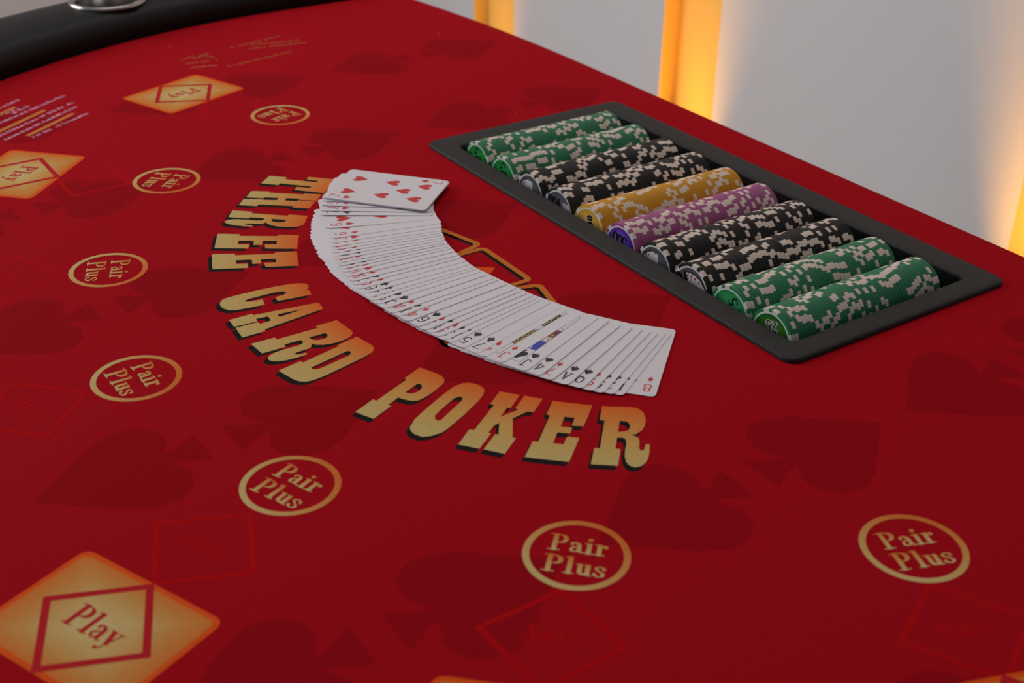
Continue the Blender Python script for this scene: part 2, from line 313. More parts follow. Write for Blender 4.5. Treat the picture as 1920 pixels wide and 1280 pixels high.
POSE = [[0.41053,-0.0635,131.4,0.0001,0.0001],[0.40609,-0.07452,120.2,0.0001,0.0004],[0.40341,-0.07817,118.69,0.0001,0.0007],[0.39966,-0.08277,117.72,0.0001,0.001],[0.39546,-0.08629,116.82,0.0001,0.0013],[0.39047,-0.09003,116.1,0.0001,0.0016],[0.38388,-0.09497,114.24,0.0001,0.00188],[0.37568,-0.09967,112.33,0.0001,0.00214],[0.36747,-0.10272,112.81,0.0001,0.00236],[0.35929,-0.10697,111.25,0.0001,0.00238],[0.34585,-0.11214,106.77,0.0001,0.00208],[0.33403,-0.11692,106.13,0.0001,0.00181],[0.32821,-0.11874,105.11,0.0001,0.00175],[0.31837,-0.12223,103.98,0.0001,0.00173],[0.30982,-0.12479,101.99,0.0001,0.00176],[0.30579,-0.12692,101.12,0.0001,0.00188],[0.30083,-0.1278,99.73,0.0001,0.00205],[0.2951,-0.12912,99.19,0.0001,0.00223],[0.28978,-0.13105,98.54,0.0001,0.00239],[0.28439,-0.13204,97.42,0.0001,0.00253],[0.27498,-0.13448,96.64,0.0001,0.00259],[0.26618,-0.13607,96.34,0.0001,0.0026],[0.26107,-0.13748,94.85,0.0001,0.00268],[0.25328,-0.13865,93.76,0.0001,0.00274],[0.24591,-0.13973,92.72,0.0001,0.00269],[0.23996,-0.14006,92.11,0.0001,0.00266],[0.23564,-0.14021,90.63,0.0001,0.00271],[0.22959,-0.14013,89.7,0.0001,0.00271],[0.22259,-0.13978,88.49,0.0001,0.00266],[0.21574,-0.13966,88.42,0.0001,0.00269],[0.21026,-0.13917,87.54,0.0001,0.00278],[0.20306,-0.13831,86.02,0.0001,0.00283],[0.19637,-0.13733,85.2,0.0001,0.00284],[0.19172,-0.13683,84.05,0.0001,0.00292],[0.18707,-0.13581,83.68,0.0001,0.00304],[0.18327,-0.13515,82.56,0.0001,0.00313],[0.17827,-0.13364,81.17,0.0001,0.00316],[0.17369,-0.13208,79.92,0.0001,0.00317],[0.16909,-0.13037,79.39,0.0001,0.00319],[0.16465,-0.12867,78.66,0.0001,0.0032],[0.16051,-0.12655,77.96,0.0001,0.0032],[0.15476,-0.12336,77.44,0.0001,0.00313],[0.14746,-0.11987,76.23,0.0001,0.00298],[0.13373,-0.11681,69.23,0.0001,0.00265],[0.11709,-0.11272,57.1,0.0001,0.00208],[0.11099,-0.11015,56.06,0.0001,0.00202],[0.10397,-0.10692,52.96,0.0001,0.00196],[0.09939,-0.10456,48.45,0.0001,0.00202],[0.09683,-0.10344,46.87,0.00016,0.0022]]

# ---------------------------------------------------------------- the room
YW = 1.10                                                   # wall behind the dealer's side
fl = MB(); box(fl, -3.3, 4.2, -4.2, 1.75, -0.05, 0.0, FLOOR); tag(fl.build('floor'), kind='structure')
wb = MB()                                                    # tall white panels, each one tucked behind the edge of the last
SEAMS = [-3.2, -3.014, -2.324, -1.634, -0.944, 0.02, 0.71, 1.30, 1.82, 2.51, 3.2, 4.2]
DEEP, OUT = YW + 0.025, YW - 0.015
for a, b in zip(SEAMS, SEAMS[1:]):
    xa = a + .122 if a in (-1.634, -0.944) else a           # beside the lit seams the orange glow is painted onto the white wall
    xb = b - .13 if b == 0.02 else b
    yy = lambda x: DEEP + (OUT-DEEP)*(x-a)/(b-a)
    for p, q, m in ((a, xa, GLOW_PAINT), (xa, xb, WALL), (xb, b, GLOW_PAINT)):
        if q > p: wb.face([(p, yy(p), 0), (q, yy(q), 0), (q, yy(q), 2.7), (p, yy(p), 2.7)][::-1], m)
    wb.face([(b, OUT, 0), (b, DEEP, 0), (b, DEEP, 2.7), (b, OUT, 2.7)][::-1], GLOW_PAINT if b in (-1.634, -0.944, 0.02) else WALL)
wb.face([(-3.2, 1.7, 0), (4.2, 1.7, 0), (4.2, 1.7, 2.7), (-3.2, 1.7, 2.7)], WALL)
wb.face([(-3.2, DEEP, 2.7), (4.2, DEEP, 2.7), (4.2, 1.7, 2.7), (-3.2, 1.7, 2.7)], WALL)
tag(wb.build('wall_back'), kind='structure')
wl = MB(); box(wl, -3.3, -3.2, -4.2, 1.75, 0, 2.7, WALL2); tag(wl.build('wall_left'), kind='structure')

# uplights standing on the floor in the panel steps: they give the orange glow
LAMPB = mat('lamp_black_metal', (0.02, 0.02, 0.02), 0.4)
LAMPE = bpy.data.materials.new('orange_lamp_lens'); LAMPE.use_nodes = True
_b = LAMPE.node_tree.nodes['Principled BSDF']; _b.inputs['Base Color'].default_value = (1, .4, .05, 1)
_b.inputs['Emission Color'].default_value = (1, .34, .03, 1); _b.inputs['Emission Strength'].default_value = 6
for k, (sx, lab) in enumerate(((-1.634, 'black floor uplight glowing orange at the foot of the farthest lit wall panel'),
                               (-0.944, 'black floor uplight glowing orange behind the middle of the table edge'),
                               (-0.15, 'black floor uplight glowing orange at the right, nearest the chip tray'))):
    lx, ly = (sx + 0.082, DEEP - 0.046) if k < 2 else (sx + .075, OUT - .05)
    e = empty('floor_uplight', (lx, ly, 0)); tag(e, lab, 'lamp', 'orange uplights along the white wall')
    h = MB(); h.grid([[(x, y, z) for x, y in circ(0, 0, r, 24)] for r, z in ((.030, 0), (.034, .01), (.034, .12), (.029, .12), (.029, .108))], LAMPB, capa=LAMPB)
    h.build('housing', e)
    g = MB(); g.poly([circ(0, 0, .029, 24)], .109, LAMPE); g.build('lens', e)
    d = bpy.data.lights.new('uplight_beam', 'AREA'); d.shape = 'RECTANGLE'; d.size = 0.11; d.size_y = 0.02
    d.energy = (0.32, 0.95, 1.5)[k]; d.color = (1.0, 0.42, 0.03); d.spread = R(42)
    lo = bpy.data.objects.new('uplight_beam', d); C.objects.link(lo); lo.parent = e
    lo.location = (-0.005, 0.005, .13); lo.rotation_euler = (R(180+4), 0, 0)

# ---------------------------------------------------------------- the poker table
table = empty('poker_table', (0.236, 0.0, 0.0))
tag(table, 'red felt three card poker table with a black padded armrest', 'table')
def T(x, y): return (x-0.236, y)                              # table-local coordinates
YE = 0.275
def edge_y(x):                                                # the dealer's edge bows in slightly towards its ends
    d = abs(x-0.236)-0.36
    return YE - (0.0 if d < 0 else 0.235*d*d)
RI = 0.722; YC = 0.084
arcpts = [(0.236+RI*math.cos(R(a)), YC+RI*math.sin(R(a))) for a in range(180, 361, 3)]   # left to right round the players' side
edge = [(0.236+RI-2*RI*k/40, edge_y(0.236+RI-2*RI*k/40)) for k in range(41)]
outline = arcpts + edge
def inset(P, d):
    n = len(P); out = []
    for i in range(n):
        a, b, c = Vector(P[i-1]), Vector(P[i]), Vector(P[(i+1) % n])
        t1 = (b-a).normalized(); t2 = (c-b).normalized()
        n1 = Vector((-t1.y, t1.x)); n2 = Vector((-t2.y, t2.x)); m = n1+n2
        m = m.normalized()*min(d/max(.5, m.normalized().dot(n1)), d*1.6) if m.length > 1e-6 else n1*d
        out.append((b.x+m.x, b.y+m.y))
    return out
ft = MB()
HX0, HX1, HY0, HY1 = 0.010, 0.447, 0.008, 0.206
o2 = inset(outline, 0.016)
ft.poly([[T(*p) for p in o2], [T(*p) for p in rrect(HX0, HX1, HY0, HY1, .01)[::-1]]], 0.0, FELT)
rows = []
for dd, z in ((.016, 0), (.010, -.0012), (.005, -.005), (.0015, -.010), (0, -.018), (0, -.062)):
    rows.append([(*T(*p), z) for p in (inset(outline, dd) if dd else outline)])
ft.grid(rows[::-1], FELT)
ZA = .00006; Z1, Z2, Z3, Z4, Z5 = .00004, .00008, .00012, .00016, .00020
def place(poly, cx, cy, ang, sx, sy=None):
    """local design coordinates -> table; ang is the direction of the design's x axis"""
    sy = sy or sx; ca, sa = math.cos(ang), math.sin(ang)
    return [(cx + x*sx*ca - y*sy*sa, cy + x*sx*sa + y*sy*ca) for x, y in poly]
def pru(polys, z, m, tf=None): ft.union([[T(*p) for p in l] for l in polys], z, m, (lambda x, y: tf(x+0.236, y)) if tf else None)
def pr(loops, z, m, tf=None): ft.poly([[T(*p) for p in l] for l in loops], z, m, (lambda x, y: tf(x+0.236, y)) if tf else None)

# dark spades woven into the ground of the cloth, base to base
for ix in range(-3, 6):
    cx = 0.341 + 0.1915*ix
    for by in (-0.5700, -0.3375, -0.1055, 0.1265):
        for sgn in (1, -1):
            b0 = by + sgn*0.0085; cy = b0 + sgn*0.048
            if (-.03 < cx < .49 and cy > -.0) or cy > .19: continue
            if (cx-.236)**2 + (min(cy, YC)-YC)**2 > (.665)**2: continue
            pru([place(part, cx, cy, 0 if sgn > 0 else PI, .086, .096) for part in SUIT['S']], Z1, FELT_DK)

# seats: Pair Plus circle, Ante diamond, Play box
AX, AY = 0.2438, 0.0514
SEATX = [(-0.1405, -0.0756), (-0.0443, -0.2229), (0.0924, -0.3178), (0.2477, -0.3521), (0.401, -0.3204), (0.5334, -0.2247), (0.6229, -0.0761)]
def letters(txt, cx, cy, ang, hgt, width, z, m, tf=None):
    polys, adv = word_polys(txt)
    pru([place([((x-adv/2)*width/adv/hgt, y) for x, y in p], cx, cy, ang, hgt) for p in polys], z, m, tf)
for i, (sx, sy) in enumerate(SEATX):
    th = math.atan2(sx-AX, -(sy-AY))                          # seat angle from straight out
    outv = Vector((math.sin(th), -math.cos(th)))              # away from the dealer
    tx = Vector((math.cos(th), math.sin(th)))                 # reading direction
    ang = math.atan2(tx.y, tx.x)
    gdir = (outv*0.80 - tx*0.60).normalized()
    rr = .0276
    # small nick where the Ante diamond touches the ring
    tf = lambda x, y, gd=gdir, a=sx, b=sy, r=rr: max(0.0, min(1.0, .5 - ((x-a)*gd.x+(y-b)*gd.y)/(2*r)))
    outer = circ(sx, sy, rr, 64); inner = circ(sx, sy, rr-.0036, 64)
    for k in range(64):
        a = k; b = (k+1) % 64
        pr([[outer[a], outer[b], inner[b], inner[a]]], Z2, P_RING, tf)
    ang2 = ang*0.97
    upv = Vector((-math.sin(ang2), math.cos(ang2)))
    rdv = Vector((math.cos(ang2), math.sin(ang2)))
    # the words shade light to orange within each letter's own height
    for w, base, wid, off in (('Pair', .0014, .0300, -.0003), ('Plus', -.0154, .0325, .0004)):
        c = Vector((sx, sy)) + upv*base + rdv*off
        tfl = lambda x, y, c=c, u=upv: max(0, min(1, ((x-c.x)*u.x+(y-c.y)*u.y)/.0135*.95))
        letters(w, c.x, c.y, ang2, .0132, wid, Z2, P_RING, tfl)
    # Ante diamond: a brighter red line
    ra, rp, dth = [(.457, .523, 1.9), (.458, .523, 1.8), (.466, .535, 0), (.4685, .5385, 0), (.4685, .5385, 0), (.462, .532, -.5), (.461, .5275, -1.0)][i]
    th2 = th + R(dth); outv = Vector((math.sin(th2), -math.cos(th2))); tx = Vector((math.cos(th2), math.sin(th2))); ang = th2
    ca = Vector((AX, AY)) + outv*ra; half = .0355
    dia = [ca-outv*half, ca+tx*.0365, ca+outv*half, ca-tx*.0365]
    di2 = [ca-outv*(half-.0042), ca+tx*.0320, ca+outv*(half-.0042), ca-tx*.0320]
    for k in range(4):
        pr([[tuple(dia[k]), tuple(dia[(k+1) % 4]), tuple(di2[(k+1) % 4]), tuple(di2[k])]], ZA, FELT_BR)
    letters('Ante', ca.x+outv.x*.0045, ca.y+outv.y*.0045, ang, .0115, .030, ZA, FELT_BR)
    # Play box
    cp = Vector((AX, AY)) + outv*rp
    hx, hy = .0478, .0362
    tr = lambda x, y: (cp.x+tx.x*x-outv.x*y, cp.y+tx.y*x-outv.y*y)
    bo = [tr(*p) for p in rrect(-hx, hx, -hy, hy, .006)]
    pr([bo], Z3, P_ORANGE)
    prev = None
    for k in range(9):                                        # the box shades from its light middle to its orange rim
        f = 1-k/8
        ring = [tr(*p) for p in rrect(-(hx-.003)*max(f, .001), (hx-.003)*max(f, .001), -(hy-.003)*max(f, .001), (hy-.003)*max(f, .001), .004*max(f, .001))]
        if prev:
            for q in range(len(ring)):
                r_ = (q+1) % len(ring)
                ft.face([(*T(*ring[q]), Z4), (*T(*prev[0][q]), Z4), (*T(*prev[0][r_]), Z4), (*T(*ring[r_]), Z4)], P_PLAY, [f, prev[1], prev[1], f])
        prev = (ring, f)
    dia = [tr(0, hy+.0005), tr(hy+.0005, 0), tr(0, -hy-.0005), tr(-hy-.0005, 0)]; w_ = .0050
    di2 = [tr(0, hy-w_), tr(hy-w_, 0), tr(0, -hy+w_), tr(-hy+w_, 0)]
    for k in range(4):
        pr([[dia[k], dia[(k+1) % 4], di2[(k+1) % 4], di2[k]]], Z5, P_RED)
    c = cp + outv*.0065
    letters('Play', c.x, c.y, ang, .0150, .0335, Z5, P_RED)

# THREE CARD POKER, set on an arc
GC = (0.2429, 0.0326); RB, RT = 0.30836, 0.24799
def arcpt(a, h):
    rho = RB - h*(RB-RT); return (GC[0]+rho*math.sin(R(a)), GC[1]-rho*math.cos(R(a)))
def dens(l, kx):
    out = []
    for p, q in zip(l, l[1:]+l[:1]):
        n = max(1, int(abs(q[0]-p[0])/1.2))
        for k in range(n): out.append(arcpt(p[0]+kx+(q[0]-p[0])*k/n, p[1]+(q[1]-p[1])*k/n))
    return out
SETTING = [('T', 0, 1), ('H', 0, 1), ('R', -89.3, .86), ('E', -74.12, 1), ('E', -67.48, 1), ('C', 0, 1), ('A', 0, 1), ('R', -47.9, 1), ('D', 0, 1),
           ('P', 0, 1), ('O', 0, 1), ('K', 0, 1), ('E', 0, 1), ('R', 0, 1)]
for ch, off, sc in SETTING:
    loops = GLYPH[ch]
    if sc != 1:
        x0 = 48.608; loops = [[(x0+(a-x0)*sc, h) for a, h in l] for l in loops]
    L2 = [dens([tuple(p) for p in l], off) for l in loops]
    pr([[(x+.0024, y-.0039) for x, y in l] for l in L2], Z2, P_BLACK)
    def tfl(x, y):
        rho = math.hypot(x-GC[0], y-GC[1]); return max(0, min(1, (RB-rho)/(RB-RT)))
    # split into bands so the printed shading follows the arc
    pr(L2, Z3, P_GOLD, tfl)

# the three outlined cards of the crest under the fan
def outline_card(cx, cy, ang, z):
    a = rrect(-.033, .033, -.045, .045, .006); b = rrect(-.0285, .0285, -.0405, .0405, .003)
    A2 = place(a, cx, cy, ang, 1); B2 = place(b, cx, cy, ang, 1)
    pr([[(x+.0012, y-.0030) for x, y in B2]], z-.00003, FELT)
    sh = [(x+.0022, y-.0034) for x, y in A2]; n = len(a)
    for k in range(n):
        q = (k+1) % n
        pr([[(A2[k][0]+.0015, A2[k][1]-.0032), (A2[q][0]+.0015, A2[q][1]-.0032), (B2[q][0]+.0015, B2[q][1]-.0032), (B2[k][0]+.0015, B2[k][1]-.0032)]], z, P_BLACK)
        pr([[A2[k], A2[q], B2[q], B2[k]]], z+.00004, P_AMBER)
outline_card(.1805, -.1190, R(15.5), Z1)
outline_card(.2970, -.1187, R(-14.5), Z1)
outline_card(.2371, -.1135, 0, Z1+.0001)
pr([[(.2385, -.0815), (.2480, -.0930), (.2385, -.1060), (.2290, -.0930)]], Z5, P_ORANGE)

# the payout notes printed at the far seat: rows of fine lettering too small to read
rnd = random.Random(5)
def fine_row(a, b, h, m, z=Z2):
    a = Vector(a); b = Vector(b); d = (b-a); L_ = d.length; d.normalize(); n = Vector((-d.y, d.x)); s = 0
    while s < L_:
        w = rnd.uniform(.0012, .0026)
        if rnd.random() > .16:
            hh = h*rnd.uniform(.6, 1)
            p = a+d*s
            for q in nib([(0, 0), (0, hh)] if rnd.random() < .5 else [(0, 0), (w*.5, hh), (w*.6, 0)], .0009, .0009):
                pr([[(p.x+d.x*x+n.x*y, p.y+d.y*x+n.y*y) for x, y in q]], z, m)
            if rnd.random() < .7:
                pr([[tuple(p), tuple(p+d*w*.8), tuple(p+d*w*.8+n*.0007), tuple(p+n*.0007)]], z, m)
        s += w
for a, b in [((-.2023, -.2872), (-.2387, -.2257)), ((-.2084, -.3097), (-.2621, -.2295)), ((-.2149, -.32), (-.276, -.2287)), ((-.2449, -.3171), (-.3001, -.2291)),
             ((-.2723, -.2884), (-.2874, -.2674)), ((-.2691, -.3133), (-.2869, -.2696)), ((-.2872, -.304), (-.3104, -.2696))]:
    fine_row(a, b, .0046, P_WHITE); 
for a, b in [((-.2095, -.2911), (-.2463, -.238)), ((-.2305, -.3146), (-.2693, -.2581)), ((-.2724, -.3077), (-.2927, -.2789))]:
    a = Vector(a); b = Vector(b); n = (b-a).normalized(); n = Vector((n.y, -n.x))*.0024
    pr([[tuple(a-n), tuple(b-n), tuple(b+n), tuple(a+n)]], Z2, P_GOLDBAR)
for a, b in [((-.3621, -.0306), (-.3763, .0352)), ((-.3498, -.018), (-.3384, .0464)), ((-.362, -.0076), (-.3494, .0439)), ((-.3019, -.0579), (-.3162, .0185)),
             ((-.349, -.093), (-.3544, -.0768)), ((-.3334, -.0921), (-.3304, -.0591)), ((-.3192, -.093), (-.3124, -.0683)), ((-.3464, -.0781), (-.3563, -.058)), ((-.355, -.0706), (-.3421, -.0602))]:
    fine_row(a, b, .0050, P_NOTE)
ft.build('playing_surface', table, (0, 0, TZ))

# padded armrest round the players' side
rail = MB()
path = [(0.236-RI, 0.235, -1, 0), (0.236-RI, 0.18, -1, 0)] + [(0.236+RI*math.cos(R(a)), YC+RI*math.sin(R(a)), math.cos(R(a)), math.sin(R(a))) for a in range(180, 361, 2)] + [(0.236+RI, 0.18, 1, 0), (0.236+RI, 0.235, 1, 0)]
prof = [(.001, -.004), (-.002, .006), (-.001, .015), (.004, .022), (.012, .0262), (.024, .0285), (.048, .0298), (.076, .0285), (.095, .0245), (.106, .016), (.112, .004), (.113, -.01), (.113, -.06), (.001, -.06)]
rail.grid([[(*T(x+nx*d, y+ny*d), z) for d, z in prof] for x, y, nx, ny in path][::-1], LEATHER, capa=LEATHER, capb=LEATHER)
ro = rail.build('padded_armrest', table, (0, 0, TZ))
CUPX, CUPY = -0.5105, -0.113
cut = MB(); cut.grid([[(*p, z) for p in circ(*T(CUPX, CUPY), .0385, 48)] for z in (-.055, .06)], LEATHER, capa=LEATHER, capb=LEATHER)
co = cut.build('cutter', table, (0, 0, TZ))
bm_ = ro.modifiers.new('b', 'BOOLEAN'); bm_.object = co; bm_.operation = 'DIFFERENCE'; bm_.solver = 'EXACT'
dg = bpy.context.evaluated_depsgraph_get(); me2 = bpy.data.meshes.new_from_object(ro.evaluated_get(dg))
ro.modifiers.clear(); ro.data = me2; bpy.data.objects.remove(co)
cup = MB()
cp_ = [(.0425, .0290), (.0425, .0312), (.040, .0322), (.0372, .0318), (.0360, .028), (.0355, .010), (.0345, -.045), (.031, -.050), (.0005, -.050)]
cup.grid([[(*p, z) for p in circ(*T(CUPX, CUPY), r, 48)] for r, z in cp_], STEEL, capb=STEEL)
cup.build('cup_holder', table, (0, 0, TZ))
bd = MB(); bo = inset(outline, .004)
bd.poly([[T(*p) for p in bo]], -.062, WOOD); bd.grid([[(*T(*p), z) for p in bo] for z in (-.095, -.062)], WOOD, smooth=False)
bd.poly([[T(*p) for p in bo]], -.095, WOOD); bd.build('table_board', table, (0, 0, TZ))
for lx, ly in ((-.25, .18), (.72, .18), (-.05, -.35), (.52, -.35)):
    l = MB(); x, y = T(lx, ly); box(l, x-.03, x+.03, y-.03, y+.03, 0, TZ-.094, WOOD); l.build('leg', table, (0, 0, 0))

# ---------------------------------------------------------------- the chip tray
tray = empty('chip_tray', (0.2285, 0.1072, TZ))
tag(tray, 'black ten-row plastic chip tray let into the red felt', 'tray')
def TR_(P): return [(x-.2285, y-.1072) for x, y in P]
OUTR = (-.0005, .4575, 0, .2145)
def orr(d, r=.010): return TR_(rrect(OUTR[0]+d, OUTR[1]-d, OUTR[2]+d, OUTR[3]-d, r, 8))
def irr(d, r=.006): return TR_(rrect(.0245-d, .4380+d, .0200-d, .1915+d, r, 8))
tm = MB()
tm.grid([[(*p, z) for p in l] for l, z in ((orr(0), .0003), (orr(0), .0020), (orr(.0006, .0095), .0031), (orr(.0020, .0085), .0036), (orr(.006, .007), .0037), (irr(.004, .009), .0036), (irr(.0016, .007), .0034), (irr(.0004), .0026), (irr(0), .0010))], TRAYM)
tm.build('rim', tray)
ti = MB()
ti.grid([[(*p, z) for p in l] for l, z in ((irr(0), .0010), (irr(-.0003), -.004), (irr(-.0012), -.030))], TRAYIN)
CR, PT, V0, ZC = 0.01995, 0.0408, 0.0453, -0.0076
xs = sorted(set([.0250] + [V0+PT*i+CR*math.sin(R(a)) for i in range(10) for a in range(-84, 85, 7)] + [V0+PT*i+PT/2 for i in range(-1, 10)] + [.4375]))
xs = [x for x in xs if .0249 <= x <= .4376]
def trough(x):
    i = max(0, min(9, round((x-V0)/PT))); d = abs(x-(V0+PT*i))
    return min(-.0135, ZC-.0001-math.sqrt(max(0, (CR+.0001)**2-d*d))) if d < CR+.0001 else -.0135
for a, b in zip(xs, xs[1:]):
    za, zb = trough(a), trough(b)
    ti.face([(a-.2285, .0212-.1072, za), (b-.2285, .0212-.1072, zb), (b-.2285, .1903-.1072, zb), (a-.2285, .1903-.1072, za)], TRAYIN, smooth=True)
ti.grid([[(*p, z) for p in irr(-.0012)] for z in (-.030, -.0295)], TRAYIN, capa=TRAYIN)
ti.build('trough', tray)

# ---------------------------------------------------------------- the chips
CTH, CP, CREAM = .00331, .00334, mat('chip_cream_spot', (0.72, 0.58, 0.48), 0.5, spec=0.25)
CWH = mat('chip_white_ring', (0.66, 0.68, 0.66), 0.45, spec=0.4)
COLS = {'green': (0.026, 0.190, 0.088), 'black': (0.011, 0.0085, 0.0085), 'yellow': (0.62, 0.275, 0.006), 'purple': (0.36, 0.085, 0.215)}
FACEC = {'green': (0.015, 0.22, 0.08), 'black': (0.02, 0.019, 0.02), 'yellow': (0.66, 0.38, 0.03), 'purple': (0.36, 0.07, 0.26)}
def chip_mesh(col):
    m = mat('chip_'+col+'_clay', COLS[col], 0.5, spec=0.25, noise=0.12, nscale=60)
    mf = mat('chip_'+col+'_face', FACEC[col], 0.4, spec=0.4)
    b = MB(); n = 72; h = CTH/2
    def ring(r, y): return [(r*math.cos(R(5*k)), y, r*math.sin(R(5*k))) for k in range(n)]
    prof = [(.0165, -h), (.0178, -h), (.01985, -h), (.0200, -h+.00015), (.0200, h-.00015), (.01985, h), (.0178, h), (.0165, h)]
    k0 = 0
    for r, y in prof: b.v += ring(r, y)
    for a in range(len(prof)-1):
        for k in range(n):
            q = (k+1) % n; ang = (5*k) % 90; spot = (5 <= ang < 20) or (70 <= ang < 85)
            if a in (0, 6): mm = CWH
            elif spot: mm = CREAM if a in (2, 3, 4) else CWH
            else: mm = m if a in (2, 3, 4) else mf
            b.f.append((a*n+k, a*n+q, (a+1)*n+q, (a+1)*n+k)[::1]); b.m.append(b.mi(mm)); b.t.append([0]*4); b.sm.append(a == 3)
    b.f.append(tuple(range(n))); b.m.append(b.mi(mf)); b.t.append([0]*n); b.sm.append(False)
    b.f.append(tuple(reversed(range(7*n, 8*n)))); b.m.append(b.mi(mf)); b.t.append([0]*n); b.sm.append(False)
    return b
ROWC = ['green', 'green', 'black', 'black', 'yellow', 'purple', 'black', 'black', 'green', 'green']
ROWD = ['in the farthest row of the black tray', 'in the second farthest row of the black tray', 'in the farthest black row of the tray',
        'in the row just behind the yellow chips', 'in the only yellow row of the tray', 'in the only purple row of the tray',
        'in the row just before the purple chips', 'in the nearest black row of the tray', 'in the second nearest row of the tray', 'in the nearest row of the black tray']
GROT = [108, 100, 70, 78, 66, 63, 71, 72, 117, 99]
NROW = [44, 44, 44, 44, 44, 44, 44, 44, 44, 44]
proto = {c: chip_mesh(c).build(c+'_poker_chip') for c in ('green', 'black', 'yellow', 'purple')}
used = set()
rnd = random.Random(11)

def sticker(kind):
    """printed centre of a chip, drawn in XY, facing +Z"""
    b = MB(); r0 = .01635
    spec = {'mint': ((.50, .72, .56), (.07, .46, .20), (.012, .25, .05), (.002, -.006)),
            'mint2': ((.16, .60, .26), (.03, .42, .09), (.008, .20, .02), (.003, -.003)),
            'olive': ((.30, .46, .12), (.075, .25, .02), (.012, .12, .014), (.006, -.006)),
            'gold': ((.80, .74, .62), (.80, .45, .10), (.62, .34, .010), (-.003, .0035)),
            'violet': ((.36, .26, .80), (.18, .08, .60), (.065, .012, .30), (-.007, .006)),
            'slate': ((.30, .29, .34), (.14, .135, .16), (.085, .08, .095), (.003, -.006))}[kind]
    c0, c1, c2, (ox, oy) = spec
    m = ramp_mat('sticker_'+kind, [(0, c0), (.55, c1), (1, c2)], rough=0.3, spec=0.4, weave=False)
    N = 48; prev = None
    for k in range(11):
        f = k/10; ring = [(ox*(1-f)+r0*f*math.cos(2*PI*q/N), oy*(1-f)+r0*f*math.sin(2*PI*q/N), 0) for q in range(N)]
        if prev:
            for q in range(N):
                w = (q+1) % N
                b.face([prev[0][q], ring[q], ring[w], prev[0][w]], m, [prev[1], f, f, prev[1]])
        prev = (ring, f)
    return b
INKW = mat('sticker_white_ink', (0.62, 0.64, 0.66), 0.35, spec=0.4)
INKK = mat('sticker_dark_ink', (0.010, 0.010, 0.018), 0.35, spec=0.4)
INKR = mat('sticker_red_ink', (0.55, 0.02, 0.03), 0.35, spec=0.4)
INKG = mat('sticker_shadow_ink', (0.035, 0.033, 0.045), 0.35, spec=0.4)
def numerals(b, txt, cx, cy, rot, h, adv, wk=.17, halo=.0, haloc=None):
    n = len(txt)
    for lay, (w, m, z) in enumerate((((wk+halo), haloc or INKW, .00004), (wk, INKK, .00008))):
        if lay == 0 and not halo: continue
        b.union([place([((x-.3)*h + (i-(n-1)/2)*adv, (y-.5)*h) for x, y in p], cx, cy, R(rot), 1) for i, ch in enumerate(txt) for p in idx_polys(ch, w*1.25, w*.8)], z, m)
def mini_cards(b, cx, cy, rot, s, angs, heart=True):
    for k, a in enumerate(angs):
        d = rrect(-.0030, .0030, .0, .0105, .0006, 2)
        q = place([(x, y) for x, y in d], 0, 0, R(a), 1)
        b.poly([place([(x*1.10, y*1.06) for x, y in q], cx, cy, R(rot), s)], .00003+k*.00002, INKG)
        b.poly([place(q, cx, cy, R(rot), s)], .00004+k*.00002, INKW)
        pip = place([(x*.0012-.0014, y*.0014+.0092) for x, y in HEART], 0, 0, R(a), 1)
        b.poly([place(pip, cx, cy, R(rot), s)], .00005+k*.00002, INKR)
        if k == len(angs)-1 and heart:
            pip = place([(x*.0024, y*.0030+.0038) for x, y in HEART], 0, 0, R(a), 1)
            b.poly([place(pip, cx, cy, R(rot), s)], .00006+k*.00002, INKR)
def make_sticker(i):
    if i in (0, 1):
        b = sticker('mint2'); numerals(b, '25', 0, .0085, 112, .0085, .0066, .15)
    elif i == 8:
        b = sticker('mint'); numerals(b, '25', .0045, .0062, 116, .0088, .0074, .13)
    elif i == 9:
        b = sticker('olive'); numerals(b, '25', 0, .0083, 188, .0070, .0056, .13, .17)
    elif i == 4:
        b = sticker('gold'); numerals(b, '1000', .0024, .0025, 103, .0060, .0052, .24)
    elif i == 5:
        b = sticker('violet'); numerals(b, '500', -.0017, .0058, 176, .0104, .0056, .17)
    elif i == 7:
        b = sticker('slate'); numerals(b, '100', -.0128, .0040, 202, .0095, .0072, .17, .10, INKG); mini_cards(b, .0000, -.0060, 0, 1.75, (8, -6, -20, -36), False)
    elif i == 3:
        b = sticker('slate'); numerals(b, '100', -.0055, .0055, 180, .0110, .0058, .13, .10, INKG); mini_cards(b, .0095, .0005, -10, .9, (20, 5, -10), False)
    else:
        b = sticker('slate'); mini_cards(b, .0005, -.0035, 0, 1.55, (72, 56, 40, 26), False); 
        q = place(HEART, -.0012, .0050, PI, .0030, .0036); 
        b.poly([place(rrect(-.0050, .0050, 0, .0150, .0009, 2), -.0005, -.0030, R(6), 1.0)], .00015, INKW); b.poly([q], .00018, INKR)
    return b
MX = Matrix.Rotation(R(90), 4, 'X')
FROW = ['the farthest row', 'the second farthest row', 'the farthest black row', 'the row behind the yellow chips', 'the yellow row', 'the purple row',
        'the row before the purple chips', 'the nearest black row', 'the second nearest row', 'the nearest row']
SEEN = {0: 'green face', 1: 'green face', 2: 'grey face with red heart', 3: 'grey hundred face', 4: 'gold face', 5: 'violet face', 6: 'card-fan face', 7: 'dark grey face',
        8: 'pale green face', 9: 'dark green twenty-five face'}
